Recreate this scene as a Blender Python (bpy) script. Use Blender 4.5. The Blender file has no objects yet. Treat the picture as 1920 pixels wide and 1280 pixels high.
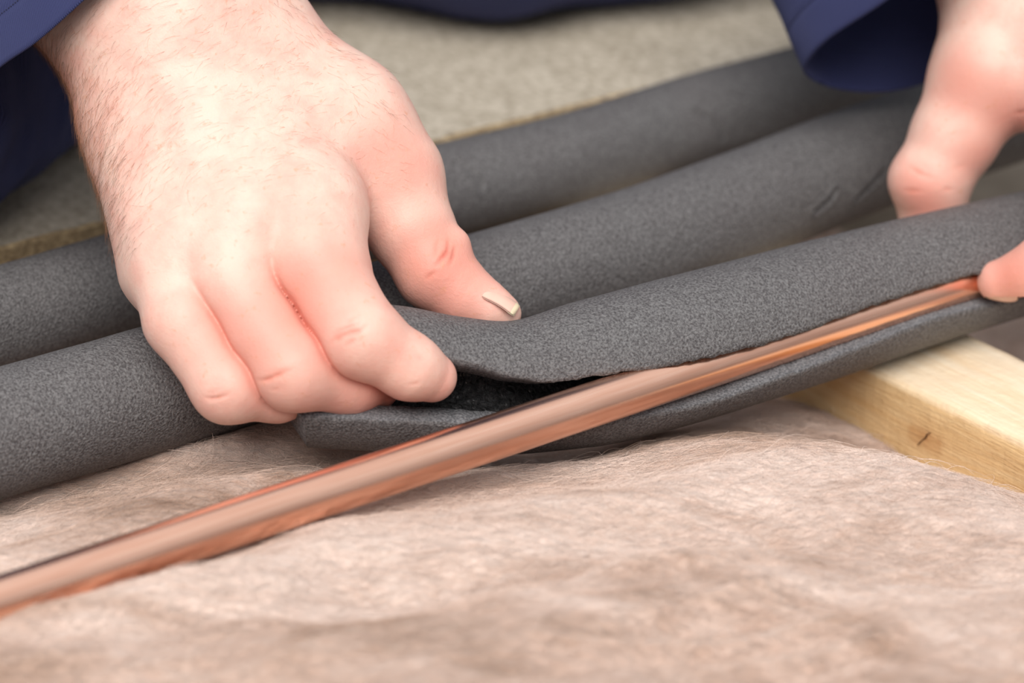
import bpy, math, random
import numpy as np
from mathutils import Vector, Matrix

random.seed(7)
rng = np.random.default_rng(7)
sc = bpy.context.scene
COL = sc.collection
PI = math.pi

# ------------------------------------------------------------------ camera, sky, sun, exposure
TH = math.radians(26.0)            # camera looks down by this much
D = 1100.0                         # mm from the lens to the focus point
W = 337.0                          # mm across the frame at the focus point
H0 = 29.0                          # focus point stands this high above the joist top (z = 0)
S = 1920.0 / W                     # picture pixels per mm at the focus distance
RX = np.array([1.0, 0.0, 0.0])
RY = np.array([0.0, math.sin(TH), math.cos(TH)])
RZ = np.array([0.0, -math.cos(TH), math.sin(TH)])
FOC = np.array([0.0, 0.0, H0])
CAM = FOC + D * RZ

cam_d = bpy.data.cameras.new('camera')
cam_o = bpy.data.objects.new('camera', cam_d)
COL.objects.link(cam_o)
cam_o.location = Vector(CAM * 0.001)
cam_o.rotation_euler = (PI / 2 - TH, 0, 0)
cam_d.sensor_width = 36.0
cam_d.lens = 36.0 * D / W
cam_d.clip_start = 0.05
cam_d.clip_end = 50
cam_d.dof.use_dof = True
cam_d.dof.focus_distance = (D - 22.0) * 0.001
cam_d.dof.aperture_fstop = cam_d.lens / 17.0
sc.camera = cam_o

world = bpy.data.worlds.new('overcast_sky')
sc.world = world
world.use_nodes = True
wn = world.node_tree
wn.nodes.clear()
w_out = wn.nodes.new('ShaderNodeOutputWorld')
w_bg = wn.nodes.new('ShaderNodeBackground')
w_tc = wn.nodes.new('ShaderNodeTexCoord')
w_sep = wn.nodes.new('ShaderNodeSeparateXYZ')
w_ramp = wn.nodes.new('ShaderNodeValToRGB')
wn.links.new(w_tc.outputs['Generated'], w_sep.inputs[0])
wn.links.new(w_sep.outputs['Z'], w_ramp.inputs['Fac'])
cr = w_ramp.color_ramp
cr.elements[0].position = 0.0
cr.elements[0].color = (0.30, 0.30, 0.31, 1)
cr.elements[1].position = 1.0
cr.elements[1].color = (0.93, 0.96, 1.0, 1)
wn.links.new(w_ramp.outputs[0], w_bg.inputs['Color'])
w_bg.inputs['Strength'].default_value = 1.05
wn.links.new(w_bg.outputs[0], w_out.inputs['Surface'])

sun_d = bpy.data.lights.new('sun_through_cloud', 'SUN')
sun_d.energy = 3.2
sun_d.angle = math.radians(42)
sun_d.color = (1.0, 0.965, 0.92)
sun_o = bpy.data.objects.new('sun_through_cloud', sun_d)
COL.objects.link(sun_o)
sun_o.rotation_euler = Vector((0.05, 0.76, -1.0)).to_track_quat('-Z', 'Y').to_euler()

sc.view_settings.view_transform = 'Standard'
sc.view_settings.look = 'None'
sc.view_settings.exposure = 0.0
sc.view_settings.gamma = 1.0
sc.view_settings.use_curve_mapping = False

# ------------------------------------------------------------------ helpers
def cs(px, py, d):
    """photo point at depth d (mm nearer than the focus point) -> camera frame in mm"""
    f = (D - d) / D
    return np.array([(px - 960.0) / S * f, -(py - 640.0) / S * f, d])

def to_world(p):
    p = np.asarray(p, float)
    return FOC + p[..., 0:1] * RX + p[..., 1:2] * RY + p[..., 2:3] * RZ

def d_at(py, z):
    """depth of the point seen at picture height py on the level z"""
    q = (py - 640.0) / S
    return (z - H0 + math.cos(TH) * q) / (math.sin(TH) + math.cos(TH) * q / D)

def plane(px, py, z):
    return to_world(cs(px, py, d_at(py, z)))

def lin(c):
    return tuple(((v / 255.0) / 12.92 if v / 255.0 <= 0.04045 else ((v / 255.0 + 0.055) / 1.055) ** 2.4) for v in c) + (1.0,)

def mesh_obj(name, verts, faces, mats, parent=None, smooth=True, fmat=None):
    """verts in mm (world); one mesh object"""
    me = bpy.data.meshes.new(name)
    v = np.asarray(verts, float) * 0.001
    if isinstance(faces, np.ndarray):
        n = faces.shape[1]
        me.vertices.add(len(v))
        me.vertices.foreach_set('co', v.astype(np.float32).ravel())
        me.loops.add(faces.size)
        me.loops.foreach_set('vertex_index', faces.astype(np.int32).ravel())
        me.polygons.add(len(faces))
        me.polygons.foreach_set('loop_start', np.arange(0, faces.size, n, dtype=np.int32))
        me.update(calc_edges=True)
    else:
        me.from_pydata([tuple(x) for x in v], [], faces)
        me.update()
    if not isinstance(mats, (list, tuple)):
        mats = [mats]
    for m in mats:
        me.materials.append(m)
    if smooth:
        me.polygons.foreach_set('use_smooth', np.ones(len(me.polygons), dtype=bool))
    if fmat is not None:
        me.polygons.foreach_set('material_index', np.asarray(fmat, dtype=np.int32))
    me.validate()
    o = bpy.data.objects.new(name, me)
    COL.objects.link(o)
    if parent is not None:
        o.parent = parent
    return o

def tag(o, label=None, cat=None, group=None, kind=None):
    if label: o['label'] = label
    if cat: o['category'] = cat
    if group: o['group'] = group
    if kind: o['kind'] = kind
    return o

def empty(name, loc):
    o = bpy.data.objects.new(name, None)
    COL.objects.link(o)
    o.location = Vector(np.asarray(loc) * 0.001)
    o.empty_display_size = 0.02
    return o

def keep_world(o, parent):
    o.parent = parent
    o.matrix_parent_inverse = Matrix.Translation(-parent.location)
    return o

def hermite(xs, ys, xq):
    """smooth interpolation through the stations (monotone slopes)"""
    xs = np.asarray(xs, float); ys = np.asarray(ys, float); xq = np.asarray(xq, float)
    hh = np.diff(xs); dl = np.diff(ys) / hh
    m = np.zeros_like(ys)
    m[0] = dl[0]; m[-1] = dl[-1]
    for i in range(1, len(xs) - 1):
        m[i] = (dl[i - 1] * hh[i] + dl[i] * hh[i - 1]) / (hh[i] + hh[i - 1])
    k = np.clip(np.searchsorted(xs, xq) - 1, 0, len(xs) - 2)
    t = (xq - xs[k]) / hh[k]
    return ((2 * t**3 - 3 * t**2 + 1) * ys[k] + (t**3 - 2 * t**2 + t) * hh[k] * m[k]
            + (-2 * t**3 + 3 * t**2) * ys[k + 1] + (t**3 - t**2) * hh[k] * m[k + 1])

_perm = rng.random((64, 64, 64)).astype(np.float32)
def vnoise(p):
    """value noise in 0..1, p (...,3)"""
    p = np.asarray(p, float)
    i = np.floor(p).astype(int); f = p - i
    f = f * f * (3 - 2 * f)
    r = 0
    for a in (0, 1):
        for b in (0, 1):
            for c in (0, 1):
                w = (f[..., 0] if a else 1 - f[..., 0]) * (f[..., 1] if b else 1 - f[..., 1]) * (f[..., 2] if c else 1 - f[..., 2])
                r = r + w * _perm[(i[..., 0] + a) & 63, (i[..., 1] + b) & 63, (i[..., 2] + c) & 63]
    return r

def fbm(p, n=4):
    r = 0; a = 0.5; t = 0
    for _ in range(n):
        r = r + a * vnoise(p); t += a
        p = p * 2.03 + 11.7; a *= 0.5
    return r / t

# ------------------------------------------------------------------ materials
def new_mat(name):
    m = bpy.data.materials.new(name)
    m.use_nodes = True
    nt = m.node_tree
    return m, nt, nt.nodes['Principled BSDF']

def N(nt, kind, **kw):
    n = nt.nodes.new(kind)
    for k, v in kw.items():
        if k in n.inputs: n.inputs[k].default_value = v
        else: setattr(n, k, v)
    return n

def coords(nt, scale=(1, 1, 1), rot=(0, 0, 0)):
    tc = N(nt, 'ShaderNodeTexCoord'); mp = N(nt, 'ShaderNodeMapping')
    mp.inputs['Scale'].default_value = scale; mp.inputs['Rotation'].default_value = rot
    nt.links.new(tc.outputs['Object'], mp.inputs['Vector'])
    return mp.outputs[0]

def ramp(nt, src, stops):
    r = N(nt, 'ShaderNodeValToRGB'); e = r.color_ramp.elements
    while len(e) < len(stops): e.new(0.5)
    for k, (p, c) in enumerate(stops):
        e[k].position = p; e[k].color = c
    nt.links.new(src, r.inputs['Fac'])
    return r.outputs['Color']

def noise(nt, vec, scale, detail=2.0, rough=0.5, dist=0.0):
    n = N(nt, 'ShaderNodeTexNoise')
    n.inputs['Scale'].default_value = scale; n.inputs['Detail'].default_value = detail
    n.inputs['Roughness'].default_value = rough; n.inputs['Distortion'].default_value = dist
    nt.links.new(vec, n.inputs['Vector'])
    return n.outputs['Fac']

def mix(nt, a, b, fac, mode='MIX'):
    m = N(nt, 'ShaderNodeMix', data_type='RGBA', blend_type=mode)
    for s, v in ((6, a), (7, b), (0, fac)):
        if hasattr(v, 'is_linked') or hasattr(v, 'links'): nt.links.new(v, m.inputs[s])
        else: m.inputs[s].default_value = v
    return m.outputs[2]

def bump(nt, h, strength, dist, prev=None):
    b = N(nt, 'ShaderNodeBump')
    b.inputs['Strength'].default_value = strength; b.inputs['Distance'].default_value = dist
    nt.links.new(h, b.inputs['Height'])
    if prev is not None: nt.links.new(prev, b.inputs['Normal'])
    return b.outputs[0]

def foam_mat(name, lo, hi, rough=0.55, bs=0.7, spec=0.3):
    m, nt, p = new_mat(name)
    v = coords(nt)
    n1 = noise(nt, v, 1250, 3, 0.6, 0.2)
    n2 = noise(nt, v, 30, 2)
    c = ramp(nt, n1, [(0.36, lo), (0.66, hi)])
    c2 = mix(nt, c, (0.9, 0.86, 0.86, 1), 1.0, 'MULTIPLY')
    nt.links.new(mix(nt, c, c2, n2), p.inputs['Base Color'])
    p.inputs['Roughness'].default_value = rough
    p.inputs['Specular IOR Level'].default_value = spec
    vo = N(nt, 'ShaderNodeTexVoronoi'); vo.inputs['Scale'].default_value = 1000
    nt.links.new(v, vo.inputs['Vector'])
    b = bump(nt, n1, bs, 0.0011)
    b = bump(nt, vo.outputs['Distance'], bs * 0.45, 0.0007, b)
    nt.links.new(b, p.inputs['Normal'])
    return m

M_foam = foam_mat('grey_foam', (0.070, 0.065, 0.067, 1), (0.200, 0.197, 0.197, 1))
M_cut = foam_mat('lit_cut_foam', (0.085, 0.086, 0.092, 1), (0.235, 0.237, 0.245, 1), 0.8, 0.6)  # cut foam, made paler and cooler to paint in light on the lips
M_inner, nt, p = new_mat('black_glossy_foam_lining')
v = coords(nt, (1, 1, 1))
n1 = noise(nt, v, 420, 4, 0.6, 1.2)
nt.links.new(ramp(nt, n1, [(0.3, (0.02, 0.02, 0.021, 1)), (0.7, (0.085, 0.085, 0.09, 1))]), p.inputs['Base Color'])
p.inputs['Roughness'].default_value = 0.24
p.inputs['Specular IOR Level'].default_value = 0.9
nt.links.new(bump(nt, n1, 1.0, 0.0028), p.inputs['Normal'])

M_cu, nt, p = new_mat('copper')
v = coords(nt, (4, 110, 110))
n1 = noise(nt, v, 6, 3, 0.6)
v2 = coords(nt)
n2 = noise(nt, v2, 38, 3)
c = ramp(nt, n1, [(0.3, (0.86, 0.46, 0.32, 1)), (0.7, (0.95, 0.58, 0.43, 1))])
c = mix(nt, c, (0.78, 0.38, 0.24, 1), ramp(nt, n2, [(0.55, (0, 0, 0, 1)), (0.8, (0.25, 0.25, 0.25, 1))]))
nt.links.new(c, p.inputs['Base Color'])
p.inputs['Metallic'].default_value = 1.0
nt.links.new(ramp(nt, n1, [(0.2, (0.20, 0.20, 0.20, 1)), (0.8, (0.30, 0.30, 0.30, 1))]), p.inputs['Roughness'])
nt.links.new(bump(nt, n1, 0.02, 0.0003), p.inputs['Normal'])

def wool_mat(name, mul=1.0):
    m, nt, p = new_mat(name)
    v = coords(nt, (1, 2.1, 2.1), (0, 0, 0.35))
    n1 = noise(nt, v, 11, 4, 0.55, 1.0)
    n2 = noise(nt, v, 170, 4, 0.7, 1.2)
    a = lin((230, 207, 194)); b = lin((164, 134, 115)); t = lin((207, 179, 163))
    k = lambda c: tuple(x * mul for x in c[:3]) + (1,)
    c = ramp(nt, n1, [(0.30, k(b)), (0.46, k(t)), (0.62, k(a))])
    c2 = ramp(nt, n2, [(0.3, (0.80, 0.77, 0.74, 1)), (0.65, (1, 1, 1, 1))])
    nt.links.new(mix(nt, c, c2, 0.7, 'MULTIPLY'), p.inputs['Base Color'])
    p.inputs['Roughness'].default_value = 0.95
    p.inputs['Specular IOR Level'].default_value = 0.1
    p.inputs['Sheen Weight'].default_value = 0.25
    nt.links.new(bump(nt, n2, 0.8, 0.003), p.inputs['Normal'])
    return m
M_wool = wool_mat('mineral_wool')
M_fib = wool_mat('mineral_wool_fibre', 1.08)

M_board, nt, p = new_mat('chipboard')
v = coords(nt)
vo = N(nt, 'ShaderNodeTexVoronoi'); vo.inputs['Scale'].default_value = 330
nv = coords(nt, (1.6, 1, 1))
nt.links.new(nv, vo.inputs['Vector'])
c = ramp(nt, vo.outputs['Color'], [(0.1, lin((168, 157, 140))), (0.9, lin((202, 192, 176)))])
n1 = noise(nt, v, 22, 5, 0.6)
c = mix(nt, c, lin((160, 149, 132)), ramp(nt, n1, [(0.4, (0, 0, 0, 1)), (0.75, (0.7, 0.7, 0.7, 1))]))
n2 = noise(nt, v, 260, 3)
c = mix(nt, c, ramp(nt, n2, [(0.35, (0.72, 0.70, 0.66, 1)), (0.55, (1, 1, 1, 1))]), 0.8, 'MULTIPLY')
nt.links.new(c, p.inputs['Base Color'])
p.inputs['Roughness'].default_value = 0.75
nt.links.new(bump(nt, n2, 0.3, 0.0008), p.inputs['Normal'])
M_edge, nt, p = new_mat('chipboard_edge')
v = coords(nt, (1, 1, 2))
n2 = noise(nt, v, 330, 4, 0.7)
nt.links.new(ramp(nt, n2, [(0.3, lin((105, 84, 58))), (0.7, lin((205, 180, 140)))]), p.inputs['Base Color'])
p.inputs['Roughness'].default_value = 0.9
nt.links.new(bump(nt, n2, 1.0, 0.002), p.inputs['Normal'])

def cloth_mat(name, base, hi):
    m, nt, p = new_mat(name)
    v = coords(nt, (1, 1, 1), (0.2, 0.3, 0.75))
    wv = N(nt, 'ShaderNodeTexWave'); wv.inputs['Scale'].default_value = 620
    wv.inputs['Distortion'].default_value = 1.0; wv.inputs['Detail'].default_value = 1.0
    nt.links.new(v, wv.inputs['Vector'])
    n1 = noise(nt, coords(nt), 40, 3)
    c = ramp(nt, wv.outputs['Fac'], [(0.1, base), (0.9, hi)])
    c = mix(nt, c, (0.82, 0.82, 0.86, 1), n1, 'MULTIPLY')
    nt.links.new(c, p.inputs['Base Color'])
    p.inputs['Roughness'].default_value = 0.85
    p.inputs['Specular IOR Level'].default_value = 0.2
    p.inputs['Sheen Weight'].default_value = 0.15
    p.inputs['Sheen Tint'].default_value = (0.5, 0.55, 1.0, 1)
    nt.links.new(bump(nt, wv.outputs['Fac'], 0.45, 0.0004), p.inputs['Normal'])
    return m
M_cloth = cloth_mat('navy_twill', lin((36, 39, 72)), lin((62, 67, 108)))
M_stitch, nt, p = new_mat('navy_thread')
p.inputs['Base Color'].default_value = lin((34, 36, 66)); p.inputs['Roughness'].default_value = 0.8

M_skin, nt, p = new_mat('skin')
at = N(nt, 'ShaderNodeAttribute', attribute_name='redness')
v = coords(nt)
n1 = noise(nt, v, 75, 4, 0.6)
n2 = noise(nt, v, 330, 3, 0.6)
n3 = noise(nt, v, 900, 3, 0.6, 0.5)
c = ramp(nt, at.outputs['Fac'], [(0.0, lin((234, 197, 181))), (0.35, lin((226, 167, 151))), (0.75, lin((222, 143, 125))), (1.0, lin((206, 112, 96)))])
c = mix(nt, c, lin((226, 158, 143)), ramp(nt, n1, [(0.42, (0, 0, 0, 1)), (0.72, (0.6, 0.6, 0.6, 1))]))
fr = ramp(nt, n2, [(0.62, (0, 0, 0, 1)), (0.74, (0.5, 0.5, 0.5, 1))])
c = mix(nt, c, lin((216, 150, 118)), fr)
nt.links.new(c, p.inputs['Base Color'])
p.inputs['Roughness'].default_value = 0.48
p.inputs['Specular IOR Level'].default_value = 0.35
p.inputs['Subsurface Weight'].default_value = 0.13
p.inputs['Subsurface Radius'].default_value = (1.0, 0.35, 0.2)
p.inputs['Subsurface Scale'].default_value = 0.0014
b = bump(nt, n3, 0.22, 0.0006)
b = bump(nt, n2, 0.12, 0.001, b)
nt.links.new(b, p.inputs['Normal'])

M_nail, nt, p = new_mat('fingernail')
v = coords(nt)
n1 = noise(nt, v, 120, 2)
nt.links.new(ramp(nt, n1, [(0.3, lin((226, 176, 158))), (0.7, lin((234, 194, 176)))]), p.inputs['Base Color'])
p.inputs['Roughness'].default_value = 0.3
M_nail_tip, nt, p = new_mat('fingernail_free_edge')
p.inputs['Base Color'].default_value = lin((232, 214, 180)); p.inputs['Roughness'].default_value = 0.35
M_hair, nt, p = new_mat('arm_hair')
p.inputs['Base Color'].default_value = lin((112, 76, 52)); p.inputs['Roughness'].default_value = 0.5

M_down, nt, p = new_mat('downy_hair')
p.inputs['Base Color'].default_value = lin((212, 150, 118)); p.inputs['Roughness'].default_value = 0.5

M_wood, nt, p = new_mat('sawn_pine')
tc = N(nt, 'ShaderNodeTexCoord'); mp = N(nt, 'ShaderNodeMapping')
mp.inputs['Scale'].default_value = (1.0, 16.0, 16.0)
nt.links.new(tc.outputs['Object'], mp.inputs['Vector'])
n1 = noise(nt, mp.outputs[0], 12, 4, 0.6, 0.6)
n2 = noise(nt, mp.outputs[0], 60, 3, 0.7)
v2 = coords(nt)
c = ramp(nt, n1, [(0.30, lin((228, 200, 164))), (0.5, lin((236, 214, 184))), (0.7, lin((242, 226, 202)))])
c = mix(nt, c, ramp(nt, n2, [(0.3, (0.88, 0.84, 0.78, 1)), (0.6, (1, 1, 1, 1))]), 0.6, 'MULTIPLY')
at = N(nt, 'ShaderNodeAttribute', attribute_name='knot')
sd = N(nt, 'ShaderNodeAttribute', attribute_name='side_face')
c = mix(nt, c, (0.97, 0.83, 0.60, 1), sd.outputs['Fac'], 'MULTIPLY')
c = mix(nt, c, lin((188, 128, 72)), at.outputs['Fac'])
nt.links.new(c, p.inputs['Base Color'])
p.inputs['Roughness'].default_value = 0.8
b = bump(nt, n2, 0.4, 0.0012)
sv = coords(nt, (1.0, 1.0, 0.12), (0, 0.75, 0))
n3 = noise(nt, sv, 260, 2, 0.5)
b = bump(nt, n3, 0.35, 0.0012, b)
nt.links.new(bump(nt, noise(nt, v2, 500, 3), 0.25, 0.0008, b), p.inputs['Normal'])
M_knot, nt, p = new_mat('knot_crack')
p.inputs['Base Color'].default_value = lin((96, 60, 30)); p.inputs['Roughness'].default_value = 0.8
M_plaster, nt, p = new_mat('plasterboard')
n1 = noise(nt, coords(nt), 40, 4)
nt.links.new(ramp(nt, n1, [(0.3, lin((150, 138, 124))), (0.7, lin((176, 164, 150)))]), p.inputs['Base Color'])
p.inputs['Roughness'].default_value = 0.9

# ------------------------------------------------------------------ setting: lining under the joists, chipboard deck
def slab(name, lo, hi, nx, ny, mats, edge_noise=0.0, parent=None, origin=(0, 0, 0), ax=((1, 0), (0, 1)), extra=None):
    """block of nx*ny cells with a slightly uneven edge; lo,hi mm in its own axes"""
    lo = np.array(lo, float); hi = np.array(hi, float)
    us = np.linspace(lo[0], hi[0], nx + 1); vs = np.linspace(lo[1], hi[1], ny + 1)
    zs = np.array([lo[2], lo[2] + (hi[2] - lo[2]) * 0.5, hi[2] - 1.5, hi[2]])
    verts = []; idx = {}
    faces = []; fm = []
    def vid(i, j, k):
        key = (i, j, k)
        if key not in idx:
            x, y, z = us[i], vs[j], zs[k]
            if k == 3:
                if i == 0: x += 1.2
                if i == nx: x -= 1.2
                if j == 0: y += 1.2
                if j == ny: y -= 1.2
            if edge_noise and (j in (0, ny)):
                e = (vnoise(np.array([[x * 0.35 + 3, k * 2.7, y]]))[0] - 0.5) * 2 * edge_noise
                y += e
                if k == 3: z -= abs(e) * 0.6
            idx[key] = len(verts)
            verts.append((x, y, z))
        return idx[key]
    for i in range(nx):
        for j in range(ny):
            faces.append((vid(i, j, 3), vid(i + 1, j, 3), vid(i + 1, j + 1, 3), vid(i, j + 1, 3))); fm.append(0)
            faces.append((vid(i, j, 0), vid(i, j + 1, 0), vid(i + 1, j + 1, 0), vid(i + 1, j, 0))); fm.append(0)
    for k in range(3):
        for i in range(nx):
            faces.append((vid(i, 0, k), vid(i + 1, 0, k), vid(i + 1, 0, k + 1), vid(i, 0, k + 1))); fm.append(1)
            faces.append((vid(i + 1, ny, k), vid(i, ny, k), vid(i, ny, k + 1), vid(i + 1, ny, k + 1))); fm.append(1)
        for j in range(ny):
            faces.append((vid(nx, j, k), vid(nx, j + 1, k), vid(nx, j + 1, k + 1), vid(nx, j, k + 1))); fm.append(1)
            faces.append((vid(0, j + 1, k), vid(0, j, k), vid(0, j, k + 1), vid(0, j + 1, k + 1))); fm.append(1)
    v = np.array(verts)
    if len(mats) == 1: fm = [0] * len(fm)
    o = mesh_obj(name, v, faces, mats, parent, smooth=False, fmat=fm)
    return o, v

fl, _ = slab('floor', (-600, -500, -132), (700, 1000, -120), 6, 6, [M_plaster])
tag(fl, 'pale lining under the joists and insulation', kind='structure')

# joist axes from its two visible top edges
J1 = plane(1625, 688, -1.2); J2 = plane(1920, 832, -1.2); J3 = plane(1832, 632, -1.2)
jd = (J2 - J1); jd[2] = 0; jd /= np.linalg.norm(jd)          # towards the front right
jn = np.array([-jd[1], jd[0], 0.0])                          # across, to the far side
if np.dot(J3 - J1, jn) < 0: jn = -jn
JW = float(np.dot(J3 - J1, jn))

B1 = plane(0, 462, 20); B2 = plane(1475, 100, 20)
bd = B2 - B1; bd[2] = 0; bd /= np.linalg.norm(bd)
bang = math.atan2(bd[1], bd[0])
bo, _ = slab('chipboard_sheet', (-220, 0, 0.2), (620, 560, 20), 280, 8, [M_board, M_edge], edge_noise=0.9)
bo.location = Vector(np.array([B1[0], B1[1], 0]) * 0.001)
bo.rotation_euler = (0, 0, bang)
tag(bo, 'beige chipboard flooring sheet behind the rear foam tube', 'board')

# ------------------------------------------------------------------ timber joist
def build_joist():
    L0, L1 = -330.0, 330.0
    n = 260
    ss = np.linspace(L0, L1, n + 1)
    prof = [(0, -118)] + [(0, z) for z in np.linspace(-100, -3, 26)] + [(0.4, -1.2), (1.2, -0.3), (2.6, 0)] + \
           [(x, 0) for x in np.linspace(5, JW - 5, 16)] + [(JW - 2.6, 0), (JW - 1.2, -0.3), (JW - 0.3, -1.3), (JW, -4), (JW, -60), (JW, -118)]
    prof = np.array(prof)
    m = len(prof)
    s, k = np.meshgrid(ss, np.arange(m), indexing='ij')
    a = prof[k, 0]; z = prof[k, 1]
    q = np.stack([s * 0.05, a * 0.35, z * 0.35], -1)
    nz = fbm(q, 3) - 0.5
    fine = fbm(np.stack([s * 0.25, a * 0.9, z * 0.9], -1), 2) - 0.5
    edge = np.exp(-((a) ** 2 + z ** 2) / 18.0)
    a2 = a + np.where(a < 0.5, nz * 0.9 + fine * 0.4, 0) + edge * (fine * 1.6 + 0.4)
    z2 = z + np.where(z > -0.5, nz * 0.8 + fine * 0.35, 0) - edge * np.abs(fine) * 1.5
    loc = np.stack([s, a2, z2], -1).reshape(-1, 3)
    f = []
    i = np.arange(n)[:, None]; j = np.arange(m - 1)[None, :]
    A = (i * m + j).ravel()
    f = np.stack([A, A + 1, A + m + 1, A + m], -1).tolist()
    f.append(list(range(m)))
    f.append([n * m + t for t in range(m)][::-1])
    o = mesh_obj('timber_joist', loc, f, [M_wood])
    return o, loc
jo, jloc = build_joist()
jmat = Matrix(((jd[0], jn[0], 0, J1[0] * 0.001), (jd[1], jn[1], 0, J1[1] * 0.001), (0, 0, 1, J1[2] * 0.001), (0, 0, 0, 1)))
tag(jo, 'pale sawn pine joist with a small knot, under the open foam tube', 'joist')
# knot position on the left face: ray through (1738,822) onto the joist face plane
def hit_face(px, py):
    a = CAM; b = to_world(cs(px, py, 0)) - CAM
    t = np.dot(J1 - a, jn) / np.dot(b, jn)
    w = a + b * t
    return np.dot(w - J1, jd), w[2] - J1[2]
ks, kz = hit_face(1735, 822)
kr = np.sqrt(((jloc[:, 0] - ks) / 1.7) ** 2 + (jloc[:, 2] - kz) ** 2)
kn = np.where((jloc[:, 1] < 6), 0.55 * np.exp(-(kr / 3.6) ** 4) + 0.35 * np.exp(-((kr - 4.2) / 0.8) ** 2), 0)
ca = jo.data.attributes.new('knot', 'FLOAT', 'POINT')
ca.data.foreach_set('value', kn.astype(np.float32))
sa = jo.data.attributes.new('side_face', 'FLOAT', 'POINT')
sa.data.foreach_set('value', (np.clip((2.0 - jloc[:, 1]) / 1.5, 0, 1) * np.clip((-jloc[:, 2] - 0.3) / 2.0, 0, 1)).astype(np.float32))  # left face below the top edge takes a more golden tint
# the knot's dark crack: a thin raised sliver, a part of the joist
cv = []; cf = []
pts = [(-3.0, -3.6), (-1.4, -1.2), (0.2, 0.4), (0.8, 2.0), (2.6, 3.6)]
for k, (a, b) in enumerate(pts):
    wd = (0.1, 0.3, 0.5, 0.3, 0.08)[k]
    for sgn, y in ((-1, 0.15), (0, -0.75), (1, 0.15)):
        cv.append((ks + a + sgn * wd, y, kz + b))
for k in range(len(pts) - 1):
    o_ = k * 3
    cf += [(o_, o_ + 1, o_ + 4, o_ + 3), (o_ + 1, o_ + 2, o_ + 5, o_ + 4)]
kc = mesh_obj('knot_crack', cv, cf, [M_knot], jo)
jo.matrix_world = jmat

# ------------------------------------------------------------------ mineral wool
A_ = []
def wa(px, py, z): 
    w = plane(px, py, z); A_.append((w[0], w[1], z))
for t in [(-200, 1010, -1), (0, 945, -1), (200, 888, 1), (400, 812, 5), (560, 798, 4), (640, 862, -2), (760, 872, -3),
          (100, 1000, 9), (300, 930, 9), (480, 880, 7), (0, 1050, 13), (-150, 1100, 16),
          (0, 1100, 15), (200, 1060, 13), (400, 1000, 11), (600, 915, 7), (800, 880, -2), (880, 872, -8),
          (-150, 1200, 31), (0, 1146, 32), (150, 1112, 30), (350, 1042, 25), (600, 954, 18), (800, 905, 12), (880, 886, 10), (930, 880, 11),
          (1000, 878, 12), (1150, 862, 14), (1300, 851, 15), (1450, 838, 14), (1600, 852, 14), (1720, 872, 16), (1830, 905, 14), (1920, 965, 10), (2000, 1010, 10),
          (960, 850, -16), (1080, 842, -20), (1200, 822, -20), (1300, 806, -19), (1400, 790, -18), (1480, 800, -20), (1560, 815, -24), (1120, 800, -24),
          (1000, 1000, 22), (1300, 960, 20), (1600, 960, 18), (1900, 1080, 15), (1450, 1010, 14), (1750, 1030, 12),
          (300, 1200, 27), (650, 1100, 24), (800, 1020, 20), (1000, 1120, 26), (1300, 1080, 22), (1600, 1120, 24), (1900, 1200, 24),
          (0, 1280, 27), (500, 1290, 30), (1000, 1280, 30), (1500, 1280, 28), (2000, 1330, 24),
          (-200, 1450, 26), (500, 1450, 28), (1200, 1450, 28), (2100, 1500, 22)]:
    wa(*t)
for t in [(-200, 700, -6), (200, 640, -8), (600, 560, -10), (1000, 500, -12), (1300, 430, -14), (1500, 560, -16), (900, 700, -10), (400, 720, -6), (1100, 740, -16), (1400, 690, -18)]:
    wa(*t)
for s_ in (-75, -45, -15, 10, 35, 60):
    w_ = J1 + jd * s_ - jn * 3.0
    A_.append((w_[0], w_[1], -27.0))
for s_ in (90, 125):
    w_ = J1 + jd * s_ - jn * 6.0
    A_.append((w_[0], w_[1], -16.0))
A_ = np.array(A_)

_r = np.linalg.norm(A_[:, None, :2] - A_[None, :, :2], axis=-1)
_cf = np.linalg.solve(-_r - np.eye(len(A_)) * 2.0, A_[:, 2] - 8.0)
def wool_z(X, Y):
    """smooth surface through the measured heights"""
    z = np.full(X.shape, 8.0)
    for (ax_, ay_, _z), c_ in zip(A_, _cf):
        z = z - c_ * np.sqrt((X - ax_) ** 2 + (Y - ay_) ** 2)
    return z

def wool_rough(X, Y):
    u = X * 0.94 + Y * 0.34; v_ = -X * 0.34 + Y * 0.94
    p1 = np.stack([u * 0.013, v_ * 0.040, np.zeros_like(u)], -1)
    n1 = fbm(p1 + 5.3, 4) - 0.5
    wob = (fbm(np.stack([u * 0.02, v_ * 0.02, np.full_like(u, 4.4)], -1), 2) - 0.5) * 26
    rg = 1 - np.abs(2 * vnoise(np.stack([u * 0.012 + 9, (v_ + wob) * 0.055, np.full_like(u, 2.2)], -1)) - 1)
    n2 = fbm(np.stack([u * 0.09, v_ * 0.17, np.full_like(u, 8.1)], -1), 3) - 0.5
    fr = 1 + 0.9 * np.clip((-70 - Y) / 60, 0, 1)
    n0 = fbm(np.stack([u * 0.010 + 2.0, v_ * 0.020, np.full_like(u, 6.6)], -1), 2) - 0.5
    return (n1 * 7 + n0 * (9 + 7 * np.clip((-70 - Y) / 60, 0, 1)) + (rg - 0.5) * 6.0) * fr + n2 * 1.8 - 2.0

def jx(Y, off):
    """X of the joist face shifted across by off at the world Y"""
    base = J1 + jn * off
    t = (Y - base[1]) / jd[1]
    return base[0] + jd[0] * t

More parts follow.
